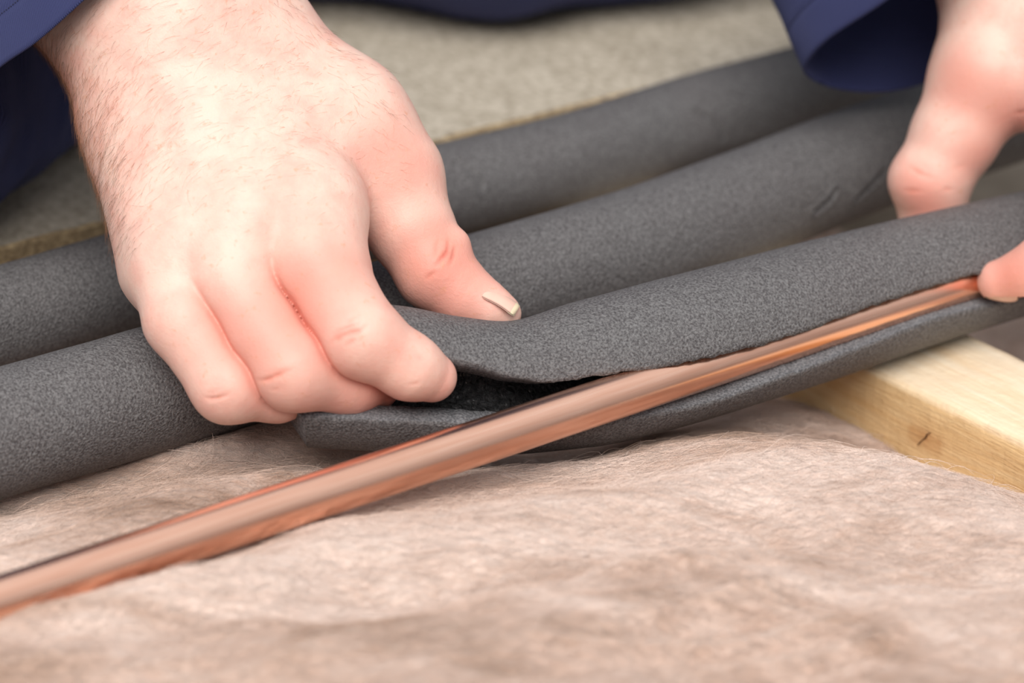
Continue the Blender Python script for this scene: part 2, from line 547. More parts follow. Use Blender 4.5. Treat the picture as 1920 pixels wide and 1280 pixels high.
def wool(name, xl_f, xr_f, y0, y1, nx, ny, zfun, fibres, rough_k, label, lenk=1.0):
    U, V = np.meshgrid(np.linspace(0, 1, nx + 1), np.linspace(0, 1, ny + 1), indexing='ij')
    Y = y0 + (y1 - y0) * V
    XL = xl_f(Y); XR = xr_f(Y)
    X = XL + (XR - XL) * U
    Z = zfun(X, Y) + wool_rough(X, Y) * rough_k
    top = np.stack([X, Y, Z], -1)
    m = ny + 1
    verts = top.reshape(-1, 3)
    i = np.arange(nx)[:, None]; j = np.arange(ny)[None, :]
    a = (i * m + j).ravel()
    faces = np.stack([a, a + m, a + m + 1, a + 1], -1)
    # sides and underside
    ring = [i_ * m for i_ in range(nx + 1)] + [nx * m + j_ for j_ in range(1, m)] + [i_ * m + ny for i_ in range(nx - 1, -1, -1)] + [j_ for j_ in range(ny - 1, 0, -1)]
    ring = np.array(ring)
    b0 = len(verts)
    bot = verts[ring].copy(); bot[:, 2] = -119.0
    verts = np.concatenate([verts, bot])
    nr = len(ring); r = np.arange(nr); r2 = (r + 1) % nr
    side = np.stack([ring[r], b0 + r, b0 + r2, ring[r2]], -1)
    faces = np.concatenate([faces, side])
    o = mesh_obj(name, verts, faces, [M_wool])
    tag(o, label, 'insulation')
    # loose fibres lying in and standing out of the surface
    n = fibres; seg = 7
    fu = rng.random(n) * (nx - 1.01); fv = rng.random(n) * (ny - 1.01)
    i0 = fu.astype(int); j0 = fv.astype(int)
    P = top[i0, j0]
    g = np.gradient(Z, axis=(0, 1))
    ang = rng.normal(0.35, 0.6, n)
    big = rng.random(n) < 0.07
    ln = (rng.gamma(3.0, 2.6, n) + 3.0) * np.where(big, 1.8, 1.0) * lenk
    curl = rng.normal(0, 0.16, n)
    lift = np.abs(rng.normal(0, 0.36, n)) * np.where(big, 2.4, 1.0)
    wid = rng.uniform(0.03, 0.07, n) * np.where(big, 1.3, 1.0)
    pts = np.zeros((n, seg, 3))
    x = P[:, 0].copy(); y = P[:, 1].copy()
    xl = XL[0, j0]; xr = XR[0, j0]
    for k in range(seg):
        t = k / (seg - 1)
        jj = np.clip(np.round((y - y0) / (y1 - y0) * ny).astype(int), 0, ny)
        uu = (x - XL[0, jj]) / (XR[0, jj] - XL[0, jj])
        ii = np.clip(np.round(uu * nx).astype(int), 0, nx)
        z = Z[ii, jj]
        pts[:, k, 0] = x; pts[:, k, 1] = y
        pts[:, k, 2] = z + 0.15 + lift * np.sin(PI * t) * 1.2 + np.where(big, t * lift * 1.2, 0)
        x = x + np.cos(ang) * ln / (seg - 1); y = y + np.sin(ang) * ln / (seg - 1)
        xe = XR[0, np.clip(np.round((y - y0) / (y1 - y0) * ny).astype(int), 0, ny)]
        x = np.minimum(x, xe - 0.3)
        ang = ang + curl + rng.normal(0, 0.15, n)
    # smooth heights along a fibre
    pts[:, 1:-1, 2] = (pts[:, :-2, 2] + 2 * pts[:, 1:-1, 2] + pts[:, 2:, 2]) / 4
    dirv = np.gradient(pts, axis=1)
    side = np.cross(dirv, np.array([0, -0.75, 0.66]))
    side /= (np.linalg.norm(side, axis=-1, keepdims=True) + 1e-9)
    tw = wid[:, None, None] * np.linspace(1, 0.4, seg)[None, :, None]
    vv = np.stack([pts - side * tw, pts + side * tw], 2).reshape(-1, 3)
    a = (np.arange(n)[:, None] * seg * 2 + np.arange(seg - 1)[None, :] * 2).ravel()
    ff = np.stack([a, a + 1, a + 3, a + 2], -1)
    fo = mesh_obj('wool_fibres', vv, ff, [M_fib], o)
    tag(fo, kind='stuff')
    return o

wool('mineral_wool_batt', lambda Y: np.full_like(Y, -225.0), lambda Y: jx(Y, -1.2), -290, 130, 420, 420, wool_z, 90000, 1.0,
     'fluffy beige mineral wool filling the bay in the foreground under the copper pipe')
wool('mineral_wool_batt', lambda Y: jx(Y, JW + 1.4), lambda Y: jx(Y, JW + 120), -230, 330, 60, 220,
     lambda X, Y: -30.0 - 28 * np.clip((Y - 40) / 40, 0, 1), 5000, 0.6, 'small patch of brown mineral wool in the bay right of the pine joist')

# ------------------------------------------------------------------ foam tubes
def tube_frame(P):
    T = np.gradient(P, axis=0)
    T /= np.linalg.norm(T, axis=1, keepdims=True)
    up = np.array([0, 1.0, 0])
    n1 = up - T * (T @ up)[:, None]
    n1 /= np.linalg.norm(n1, axis=1, keepdims=True)
    n2 = np.cross(T, n1)
    return T, n1, n2

def dents(verts, nrm, segs):
    """press narrow creases (camera-frame polylines) into verts"""
    for (pl, wdt, dep) in segs:
        dist = np.full(len(verts), 1e9)
        for a, b in zip(pl[:-1], pl[1:]):
            a = np.asarray(a); b = np.asarray(b); ba = b - a
            t = np.clip(((verts - a) @ ba) / (ba @ ba), 0, 1)
            q = verts - a - t[:, None] * ba
            q = q - nrm * np.sum(q * nrm, 1, keepdims=True) * 0.75     # distance mostly along the surface
            dist = np.minimum(dist, np.linalg.norm(q, axis=1))
        verts = verts - nrm * (dep * np.exp(-(dist / wdt) ** 2))[:, None] + nrm * (dep * 0.35 * np.exp(-((dist - 1.9 * wdt) / wdt) ** 2))[:, None]
    return verts

def closed_tube(name, xs, ys, zs, R, label, creases, n=620, m=112):
    xq = np.linspace(xs[0], xs[-1], n)
    yq = hermite(xs, ys, xq); zq = hermite(xs, zs, xq)
    P = np.array([cs(x, y, d_at(y, z)) for x, y, z in zip(xq, yq, zq)])
    T, n1, n2 = tube_frame(P)
    phi = np.linspace(0, 2 * PI, m, endpoint=False)
    nr = n1[:, None, :] * np.sin(phi)[None, :, None] + n2[:, None, :] * np.cos(phi)[None, :, None]
    lump = (fbm(np.stack([np.repeat(xq[:, None] * 0.006, m, 1), np.repeat(np.cos(phi)[None] * 1.2 + 3, n, 0), np.repeat(np.sin(phi)[None] * 1.2 + 3, n, 0)], -1), 2) - 0.5) * 1.1
    outer = P[:, None, :] + nr * (R + lump)[..., None]
    o_ = outer.reshape(-1, 3); nn = nr.reshape(-1, 3)
    o_ = dents(o_, nn, creases(P, n1, n2, xq, R))
    inner = (P[:, None, :] + nr * (R - 12.0)).reshape(-1, 3)
    verts = to_world(np.concatenate([o_, inner]))
    i = np.arange(n - 1)[:, None]; j = np.arange(m)[None, :]; j2 = (j + 1) % m
    q1 = np.stack([(i * m + j).ravel(), ((i + 1) * m + j).ravel(), ((i + 1) * m + j2).ravel(), (i * m + j2).ravel()], -1)
    off = n * m
    q2 = q1[:, ::-1] + off
    j = np.arange(m); j2 = (j + 1) % m
    e1 = np.stack([j, j2, off + j2, off + j], -1)
    e2 = np.stack([(n - 1) * m + j, off + (n - 1) * m + j, off + (n - 1) * m + j2, (n - 1) * m + j2], -1)
    f = np.concatenate([q1, q2, e1, e2])
    fm = np.concatenate([np.zeros(len(q1)), np.full(len(q2), 2), np.ones(len(e1) + len(e2))])
    o = mesh_obj(name, verts, f, [M_foam, M_cut, M_inner], fmat=fm)
    tag(o, label, 'pipe insulation')
    return o

def on_tube(P, n1, n2, xq, R, px, py):
    """point of the tube's near surface seen at (px,py)"""
    k = int(np.argmin(np.abs(xq - px)))
    f = (D - P[k, 2]) / D
    y = -(py - 640) / S * f - P[k, 1]
    s_ = np.clip(y / n1[k, 1] / R, -0.98, 0.98)
    return P[k] + (n1[k] * s_ + n2[k] * math.sqrt(1 - s_ * s_)) * R

def cr_A(P, n1, n2, xq, R):
    g = lambda *pl: [on_tube(P, n1, n2, xq, R, *q) for q in pl]
    return [(g((1262, 212), (1282, 228), (1296, 248), (1302, 266)), 0.9, 1.3), (g((835, 305), (848, 322), (858, 345), (860, 356)), 0.9, 1.2)]
def cr_B(P, n1, n2, xq, R):
    g = lambda *pl: [on_tube(P, n1, n2, xq, R, *q) for q in pl]
    return [(g((1450, 402), (1470, 384), (1492, 360)), 0.8, 1.9), (g((1530, 376), (1556, 350), (1580, 326)), 0.8, 1.7)]

closed_tube('foam_tube', [-420, 0, 785, 1050, 1294, 1470, 1900, 2400], [716, 597, 371, 305, 230, 180, 58, -85], [18.0] * 8, 18.0,
            'grey foam pipe insulation tube farthest back, lying against the chipboard', cr_A)
closed_tube('foam_tube', [-420, 0, 270, 500, 878, 1294, 1648, 2100, 2500], [940, 811, 735, 668, 555, 425, 287, 146, 20],
            [20.5] * 9, 20.5, 'closed grey foam pipe insulation tube in the middle, with slanted nicks on its right', cr_B)

# the split tube held open by both hands
def split_tube():
    st = [ # px, top, bottom, upper lip angle, lower lip angle, axis depth
        (545, 566, 838, 26, -34, 30),
        (640, 566, 842, 24, -34, 30),
        (740, 572, 848, 21, -34, 29),
        (850, 592, 852, 17, -33, 24),
        (960, 601, 852, 6, -35, 18),
        (1100, 561, 842, 1, -39, 9),
        (1250, 519, 808, -4, -43, -2),
        (1400, 480, 763, -4, -37, -17),
        (1550, 441, 715, 1, -30, -36),
        (1700, 405, 662, 2, -28, -55),
        (1850, 372, 614, 0, -35, -73),
        (1940, 352, 588, 8, -36, -84),
        (2060, 324, 552, -10, -26, -99),
        (2250, 278, 500, -17, -22, -122),
        (2500, 215, 428, -18, -22, -152)]
    st = np.array(st, float)
    n = 520
    xq = np.linspace(545, 2500, n)
    top, bot, fu, fl_, dd = [hermite(st[:, 0], st[:, k], xq) for k in range(1, 6)]
    ax_y = (top + bot) / 2
    P = np.array([cs(x, y, d) for x, y, d in zip(xq, ax_y, dd)])
    T, n1, n2 = tube_frame(P)
    slope = np.gradient(ax_y, xq)
    R = (bot - top) / 2 * np.cos(np.arctan(slope)) / S * (D - dd) / D
    wall = 8.5
    mo = 92
    rings = []
    for k in range(n):
        a0 = math.radians(fu[k]); a1 = math.radians(360 + fl_[k])
        ph = np.linspace(a0, a1, mo)
        cb = np.minimum(np.arange(mo), np.arange(mo)[::-1])          # soften the cut corners a little
        ro = R[k] - np.where(cb == 0, 0.25, 0)
        ri = R[k] - wall + np.where(cb == 0, 0.2, 0)
        rag = (fbm(np.array([[xq[k] * 0.06, 0.3, 1.7], [xq[k] * 0.06, 7.3, 4.7]]), 3) - 0.5) * 0.09
        ph = ph.copy(); ph[0] += rag[0]; ph[-1] += rag[1]
        dirs = n1[k][None] * np.sin(ph)[:, None] + n2[k][None] * np.cos(ph)[:, None]
        o_ = P[k] + dirs * np.asarray(ro)[:, None]
        i_ = P[k] + dirs * np.asarray(ri)[:, None]
        # slot face row in the middle for both lips
        mid_u = (o_[0] + i_[0]) / 2 + n1[k] * 0.2; mid_l = (o_[-1] + i_[-1]) / 2 + n1[k] * (rag[0] * 8)
        run = np.linalg.norm(P[k] - P[0])
        o_ = o_ + T[k] * (6.0 * math.exp(-run / 7.0))          # the end is cut at a slant, outer skin shorter
        rings.append(np.concatenate([o_, mid_l[None], i_[::-1], mid_u[None]]))
    V = np.array(rings); m = V.shape[1]
    # slanted cut at the left end
    verts = to_world(V.reshape(-1, 3))
    i = np.arange(n - 1)[:, None]; j = np.arange(m)[None, :]; j2 = (j + 1) % m
    f = np.stack([(i * m + j).ravel(), ((i + 1) * m + j).ravel(), ((i + 1) * m + j2).ravel(), (i * m + j2).ravel()], -1)
    jj = np.tile(np.arange(m), n - 1)
    fm = np.where(jj < mo - 1, 0, np.where((jj < mo + 1), 1, np.where(jj < 2 * mo, 2, 1)))
    caps = []
    for base, flip in ((0, False), ((n - 1) * m, True)):
        for q in range(mo - 1):
            a, b = q, q + 1
            c, d_ = 2 * mo - b, 2 * mo - a
            qd = [base + a, base + b, base + c, base + d_]
            caps.append(qd[::-1] if flip else qd)
    f = np.concatenate([f, np.array(caps)]); fm = np.concatenate([fm, np.ones(len(caps))])
    o = mesh_obj('split_foam_tube', verts, f, [M_foam, M_cut, M_inner], fmat=fm)
    tag(o, 'grey foam pipe insulation tube split open along its length by both hands', 'pipe insulation')
    return P
split_tube()

# ------------------------------------------------------------------ copper pipe
def copper():
    P0 = cs(0, 1126, 150); P1 = cs(1900, 497, -66)
    dv = P1 - P0
    A = P0 - dv * 0.16; Bp = P1 + dv * 0.22
    n, m = 90, 64
    t = np.linspace(0, 1, n)
    P = A[None] + (Bp - A)[None] * t[:, None]
    T, n1, n2 = tube_frame(P)
    phi = np.linspace(0, 2 * PI, m, endpoint=False)
    nr = n1[:, None, :] * np.sin(phi)[None, :, None] + n2[:, None, :] * np.cos(phi)[None, :, None]
    outer = (P[:, None, :] + nr * 7.2).reshape(-1, 3); inner = (P[:, None, :] + nr * 6.3).reshape(-1, 3)
    verts = to_world(np.concatenate([outer, inner]))
    i = np.arange(n - 1)[:, None]; j = np.arange(m)[None, :]; j2 = (j + 1) % m
    q1 = np.stack([(i * m + j).ravel(), ((i + 1) * m + j).ravel(), ((i + 1) * m + j2).ravel(), (i * m + j2).ravel()], -1)
    off = n * m
    j = np.arange(m); j2 = (j + 1) % m
    e1 = np.stack([j, j2, off + j2, off + j], -1)
    e2 = np.stack([(n - 1) * m + j, off + (n - 1) * m + j, off + (n - 1) * m + j2, (n - 1) * m + j2], -1)
    # own frame along the pipe so that its grain runs lengthwise
    ctr = to_world((A + Bp) / 2)
    xw = to_world(Bp) - to_world(A); xw /= np.linalg.norm(xw)
    yw = np.cross([0, 0, 1.0], xw); yw /= np.linalg.norm(yw); zw = np.cross(xw, yw)
    Rm = np.stack([xw, yw, zw], 1)
    o = mesh_obj('copper_pipe', (verts - ctr) @ Rm, np.concatenate([q1, q1[:, ::-1] + off, e1, e2]), [M_cu])
    o.matrix_world = Matrix([list(Rm[r]) + [ctr[r] * 0.001] for r in range(3)] + [[0, 0, 0, 1]])
    tag(o, 'bare copper pipe lying on the wool and entering the split foam tube', 'pipe')
copper()

# ------------------------------------------------------------------ implicit surfaces for the person
class Field:
    def __init__(self, lo, hi, h):
        self.h = h; self.lo = np.array(lo, float)
        self.n = np.ceil((np.array(hi) - self.lo) / h).astype(int) + 1
        self.ax = [self.lo[k] + np.arange(self.n[k]) * h for k in range(3)]
    def blank(self):
        return np.full(tuple(self.n), 60.0, np.float32)
    def cone(self, F, a, b, ra, rb, k, flat=None):
        """smooth-union a tapered capsule into F"""
        a = np.asarray(a, float); b = np.asarray(b, float)
        r = max(ra, rb) + k + 3 * self.h + 2.0
        lo = np.minimum(a, b) - r; hi = np.maximum(a, b) + r
        i0 = np.clip(np.floor((lo - self.lo) / self.h).astype(int), 0, self.n)
        i1 = np.clip(np.ceil((hi - self.lo) / self.h).astype(int) + 1, 0, self.n)
        if np.any(i1 <= i0): return
        x = self.ax[0][i0[0]:i1[0]].astype(np.float32)[:, None, None]
        y = self.ax[1][i0[1]:i1[1]].astype(np.float32)[None, :, None]
        z = self.ax[2][i0[2]:i1[2]].astype(np.float32)[None, None, :]
        ba = b - a; L2 = float(ba @ ba) + 1e-9
        t = np.clip(((x - a[0]) * ba[0] + (y - a[1]) * ba[1] + (z - a[2]) * ba[2]) / L2, 0, 1).astype(np.float32)
        d = np.sqrt((x - a[0] - t * ba[0]) ** 2 + (y - a[1] - t * ba[1]) ** 2 + (z - a[2] - t * ba[2]) ** 2) - (ra + (rb - ra) * t)
        sl = (slice(i0[0], i1[0]), slice(i0[1], i1[1]), slice(i0[2], i1[2]))
        f = F[sl]
        if k > 0:
            hh = np.maximum(k - np.abs(f - d), 0) / k
            F[sl] = np.minimum(f, d) - hh * hh * k * 0.25
        else:
            F[sl] = np.minimum(f, d)

def smin(a, b, k):
    h = np.maximum(k - np.abs(a - b), 0) / k
    return np.minimum(a, b) - h * h * k * 0.25

def surface_nets(F, lo, h):
    s = F < 0
    c = [s[dx:s.shape[0] - 1 + dx, dy:s.shape[1] - 1 + dy, dz:s.shape[2] - 1 + dz] for dx in (0, 1) for dy in (0, 1) for dz in (0, 1)]
    cnt = sum(q.astype(np.int8) for q in c)
    I = np.argwhere((cnt > 0) & (cnt < 8))
    idx = -np.ones(cnt.shape, np.int32)
    idx[I[:, 0], I[:, 1], I[:, 2]] = np.arange(len(I))
    acc = np.zeros((len(I), 3)); num = np.zeros(len(I))
    corners = [(a, b, e) for a in (0, 1) for b in (0, 1) for e in (0, 1)]
    for ca in corners:
        for ax in range(3):
            if ca[ax] == 1: continue
            cb = list(ca); cb[ax] = 1
            fa = F[I[:, 0] + ca[0], I[:, 1] + ca[1], I[:, 2] + ca[2]]
            fb = F[I[:, 0] + cb[0], I[:, 1] + cb[1], I[:, 2] + cb[2]]
            m = (fa < 0) != (fb < 0)
            t = np.where(m, fa / np.where(m, fa - fb, 1), 0)
            p = np.array(ca, float)[None].repeat(len(I), 0); p[:, ax] = t
            acc[m] += p[m]; num[m] += 1
    V = lo + (I + acc / num[:, None]) * h
    faces = []
    for ax in range(3):
        o1, o2 = (ax + 1) % 3, (ax + 2) % 3
        sl0 = [slice(None)] * 3; sl1 = [slice(None)] * 3
        sl0[ax] = slice(0, -1); sl1[ax] = slice(1, None)
        a = s[tuple(sl0)]; b = s[tuple(sl1)]
        E = np.argwhere(a != b)
        ok = (E[:, o1] > 0) & (E[:, o2] > 0) & (E[:, o1] < cnt.shape[o1]) & (E[:, o2] < cnt.shape[o2])
        E = E[ok]
        ins = a[E[:, 0], E[:, 1], E[:, 2]]
        def g(d1, d2):
            q = E.copy(); q[:, o1] -= d1; q[:, o2] -= d2
            return idx[q[:, 0], q[:, 1], q[:, 2]]
        q = np.stack([g(1, 1), g(0, 1), g(0, 0), g(1, 0)], -1)
        q[~ins] = q[~ins][:, ::-1]
        faces.append(q)
    f = np.concatenate(faces)
    return V, f[(f >= 0).all(1)]

def relax(V, f, it, lam=0.5):
    e = np.concatenate([f[:, [0, 1]], f[:, [1, 2]], f[:, [2, 3]], f[:, [3, 0]]])
    a = np.concatenate([e[:, 0], e[:, 1]]); b = np.concatenate([e[:, 1], e[:, 0]])
    deg = np.bincount(a, minlength=len(V)).astype(float)
    for k in range(it):
        l = lam if k % 2 == 0 else -lam * 1.03
        avg = np.stack([np.bincount(a, weights=V[b, c], minlength=len(V)) for c in range(3)], -1) / deg[:, None]
        V = V + l * (avg - V)
    return V

def normals(V, f):
    n = np.cross(V[f[:, 2]] - V[f[:, 0]], V[f[:, 3]] - V[f[:, 1]])
    o = np.zeros_like(V)
    for k in range(4):
        for c in range(3):
            o[:, c] += np.bincount(f[:, k], weights=n[:, c], minlength=len(V))
    return o / (np.linalg.norm(o, axis=1, keepdims=True) + 1e-12)

def pr(*t):
    return cs(t[0], t[1], t[2])

def seg_dist(V, pl):
    d = np.full(len(V), 1e9)
    for a, b in zip(pl[:-1], pl[1:]):
        ba = b - a
        t = np.clip(((V - a) @ ba) / (ba @ ba), 0, 1)
        d = np.minimum(d, np.linalg.norm(V - a - t[:, None] * ba, axis=1))
    return d

def make_hand(lo, hi, h, palm, palm_k, fingers, root_k, bumps, gap_k=1.0):
    G = Field(lo, hi, h)
    Pm = G.blank()
    for (a, b, ra, rb) in palm:
        G.cone(Pm, pr(*a), pr(*b), ra, rb, palm_k)
    for (a, r, k) in bumps:
        G.cone(Pm, pr(*a), pr(*a) + 1e-3, r, r, k)
    tot = Pm; f1 = G.blank(); f2 = G.blank()
    for ch, rk in zip(fingers, root_k):
        Fm = G.blank()
        for (a, b) in zip(ch[:-1], ch[1:]):
            G.cone(Fm, pr(*a[:3]), pr(*b[:3]), a[3], b[3], 4.0)
        tot = smin(tot, smin(Pm, Fm, rk), gap_k)
        f2 = np.minimum(f2, np.maximum(f1, Fm)); f1 = np.minimum(f1, Fm)
    # fingers that lie side by side keep a thin fold between them
    tot = tot + 1.4 * np.exp(-((f2 - f1) / 1.2) ** 2) * np.clip((Pm - 2.0) / 9.0, 0, 1) * (f2 < 1.5)
    V, f = surface_nets(tot, G.lo, h)
    V = relax(V, f, 4)
    ijk = np.clip(np.round((V - G.lo) / h).astype(int), 0, np.array(tot.shape) - 1)
    gap = (f2 - f1)[ijk[:, 0], ijk[:, 1], ijk[:, 2]]
    m = (np.clip((4.6 - gap) / 1.6, 0, 1) * (Pm[ijk[:, 0], ijk[:, 1], ijk[:, 2]] > 0.5))[:, None]
    for _ in range(16):                      # even out the folds
        V = V + (relax(V, f, 1, 0.5) - V) * m
    return V, f

def redness(V, spots):
    r = np.zeros(len(V))
    for (c, rad, amt) in spots:
        r += 1.3 * amt * np.exp(-(np.linalg.norm(V - pr(*c), axis=1) / rad) ** 2)
    return r

def project(V, nrm, px, py):
    """nearest front-facing vertex seen at (px,py)"""
    f = (D - V[:, 2]) / D
    dx = V[:, 0] / f * S + 960 - px; dy = -V[:, 1] / f * S + 640 - py
    m = (dx * dx + dy * dy < 14 ** 2) & (nrm[:, 2] > 0)
    if not m.any(): return None
    k = np.flatnonzero(m); return V[k[np.argmax(V[k, 2])]]

def creases(V, nrm, lines):
    """press fine skin folds into V; also returns how red each fold is"""
    red = np.zeros(len(V)); V0 = V
    for (pl, w_, dep) in lines:
        q = [project(V0, nrm, *t) for t in pl]
        q = [t for t in q if t is not None]
        if len(q) < 2: continue
        d = seg_dist(V0, q)
        ends = np.minimum(np.linalg.norm(V0 - q[0], axis=1), np.linalg.norm(V0 - q[-1], axis=1))
        L = sum(np.linalg.norm(b - a) for a, b in zip(q[:-1], q[1:]))
        tp = np.clip(ends / (0.4 * L), 0.0, 1)
        d = d + (vnoise(V0 * 0.5) - 0.5) * 0.5
        V = V - nrm * (0.85 * dep * tp * np.exp(-(d / (0.85 * w_)) ** 2))[:, None]
        red = red + 0.45 * dep * tp * np.exp(-(d / (1.3 * w_)) ** 2)
    return V, red

# ---- hand at the left of the picture: back of the hand to us, thumb on the foam, fingers curled under its edge
palmL = [
    ((20, -260, -70), (250, 60, -2), 36, 26), ((180, -330, -70), (400, 60, -4), 36, 27),
    ((264, 60, -2), (277, 225, 4), 22.5, 16.5), ((400, 60, -4), (470, 190, -2), 27, 24), ((330, 60, 4), (350, 220, 10), 26, 22),
    ((271, 240, 2), (308, 505, 26), 16.8, 13.4),
    ((290, 220, 6), (345, 475, 33), 18, 14.8),
    ((360, 200, 8), (465, 425, 34), 21, 16.3),
    ((440, 180, 2), (580, 395, 28), 22, 17),
    ((500, 130, -6), (640, 235, -4), 21, 20), ((640, 235, -4), (728, 335, -2), 20, 18),
    ((550, 240, 0), (575, 300, 8), 17, 13),
    ((630, 340, 2), (664, 388, 0), 8, 6.5),
    ((330, 300, -4), (420, 430, 10), 18, 14), ((480, 250, -6), (560, 350, -2), 18, 15),
]
fingL = [
    [(318, 508, 26, 12.5), (345, 590, 27, 9.2), (385, 672, 31, 9.0), (430, 710, 29, 8.0), (465, 716, 26, 7.0)],
    [(340, 480, 33, 14.0), (343, 598, 44, 12.2), (428, 722, 50, 11.6), (520, 731, 42, 9.7), (575, 726, 34, 7.8)],
    [(460, 425, 34, 16), (440, 528, 44, 13.4), (500, 630, 51, 12.1), (549, 692, 54, 12.8), (655, 713, 43, 10.4), (702, 722, 34, 8.3)],
    [(575, 395, 28, 17.5), (598, 500, 42, 15.6), (640, 580, 50, 12.9), (676, 632, 56, 12.8), (768, 688, 51, 10.0), (810, 707, 46, 7.9)],
    [(728, 335, -2, 17.5), (768, 425, 2, 14.0), (816, 508, 5, 12.6), (872, 556, 6, 10.0), (922, 580, 8, 7.3), (948, 589, 8, 5.0)],
]
bumpL = [((345, 462, 38), 8, 12), ((462, 402, 39), 8, 12), ((580, 372, 35), 8, 12), ((856, 455, 7), 3.6, 6)]
V, f = make_hand((-185, -45, -75), (12, 152, 80), 0.64, palmL, 14, fingL, [9, 11, 11, 10, 5], bumpL, 0.7)
nrm = normals(V, f)
lines = [
    ([(606, 652), (622, 636), (645, 620), (670, 609), (702, 594)], 0.8, 0.85), ([(605, 630), (635, 610), (664, 596), (690, 582)], 0.7, 0.5), ([(625, 600), (652, 588), (680, 574)], 0.7, 0.3), ([(632, 660), (656, 650), (684, 636)], 0.7, 0.4), ([(612, 642), (640, 628)], 0.6, 0.4),
    ([(470, 722), (484, 716), (515, 709), (560, 702)], 0.8, 0.9), ([(500, 745), (530, 738)], 0.7, 0.3), ([(480, 700), (530, 694)], 0.7, 0.3),
    ([(366, 752), (395, 758), (420, 754), (446, 742)], 0.8, 0.7), ([(372, 746), (405, 742)], 0.7, 0.3),
    ([(852, 430), (846, 458), (832, 482), (822, 505)], 0.8, 0.75), ([(868, 452), (862, 475), (850, 500)], 0.8, 0.6), ([(836, 432), (822, 460), (805, 482)], 0.8, 0.3),
    ([(786, 535), (815, 525), (832, 518)], 0.7, 0.35), ([(680, 378), (705, 358), (730, 342)], 0.8, 0.35),
    ([(766, 735), (800, 728)], 0.7, 0.3), ([(795, 660), (806, 672)], 0.7, 0.3),
]
V, crL = creases(V, nrm, lines)
VL, fL = V, f
redL = redness(V, [((375, 470, 30), 9, .5), ((535, 420, 38), 11, .4), ((620, 510, 50), 11, .3), ((530, 690, 55), 14, .4), ((420, 730, 38), 10, .35),
                   ((670, 640, 52), 14, .45), ((690, 705, 30), 16, .75), ((640, 690, 30), 10, .5), ((770, 700, 40), 14, .5), ((600, 745, 30), 14, .6), ((500, 770, 25), 12, .4),
                   ((745, 300, 14), 14, .35), ((840, 520, 12), 15, .45), ((800, 470, 12), 12, .3), ((300, 640, 10), 14, .25), ((430, 650, 40), 12, .2),
                   ((600, 540, 54), 14, .25), ((500, 600, 56), 14, .25), ((400, 640, 52), 14, .25), ((170, 190, 0), 16, .35), ((640, 400, 10), 7, .45), ((880, 580, 5), 10, .35), ((300, 520, 20), 12, .25)])

# ---- hand at the right edge: thumb behind the tube, fingertip holding the slit open
palmR = [
    ((1760, -420, -150), (1880, -120, -100), 33, 27), ((1900, -430, -150), (1985, -130, -95), 33, 27),
    ((1880, -120, -100), (1895, 20, -90), 26, 21), ((1985, -130, -95), (2040, 40, -82), 26, 23), ((2060, -100, -95), (2130, 40, -84), 24, 20),
    ((1895, 20, -90), (1848, 140, -84), 21, 18.5), ((1930, 30, -90), (1905, 140, -88), 20, 15),
    ((2010, 30, -86), (1998, 160, -74), 22, 18), ((2070, 30, -84), (2080, 170, -68), 20, 17), ((2130, 30, -84), (2150, 180, -70), 19, 15), ((2160, 30, -86), (2210, 180, -76), 17, 13),
]
fingR = [
    [(1848, 140, -84, 18.5), (1793, 250, -84, 15.4), (1745, 340, -84, 13.8), (1750, 410, -88, 11.3), (1772, 452, -90, 9)],
    [(1998, 160, -74, 16), (2040, 330, -40, 11.5), (2010, 440, -34, 10.8), (1932, 512, -42, 8.9), (1872, 527, -46, 7.3)],
    [(2080, 170, -68, 16), (2140, 330, -36, 11.8), (2120, 440, -34, 10.8), (2060, 490, -48, 9), (2010, 500, -56, 7.5)],
    [(2150, 180, -70, 14), (2215, 320, -44, 11), (2200, 410, -42, 10), (2150, 450, -58, 8.6), (2110, 460, -66, 7.2)],
    [(2210, 180, -76, 12), (2280, 290, -58, 9.5), (2270, 360, -56, 8.6), (2230, 400, -68, 7.6), (2200, 410, -76, 6.6)],
]
V, f = make_hand((126, 15, -125), (262, 150, 5), 0.8, palmR, 12, fingR, [8] * 5, [((1716, 336, -80), 6.0, 6), ((1850, 130, -76), 9, 10)])
nrm = normals(V, f)
V, crR = creases(V, nrm, [([(1684, 300), (1706, 318), (1735, 340), (1758, 356)], 0.8, 0.55), ([(1676, 360), (1712, 368), (1732, 372)], 0.8, 0.4),
                     ([(1770, 368), (1800, 364)], 0.7, 0.45), ([(1780, 320), (1825, 318)], 0.7, 0.25), ([(1870, 245), (1900, 222), (1930, 200)], 0.9, 0.5), ([(1710, 300), (1745, 315)], 0.7, 0.25)])
VR, fR = V, f
redR = redness(V, [((1712, 345, -70), 10, .35), ((1795, 150, -65), 12, .35), ((1880, 520, -38), 12, .35), ((1920, 500, -36), 12, .25), ((1740, 390, -75), 9, .35), ((1890, 200, -70), 13, .35), ((1830, 300, -70), 9, .3)])

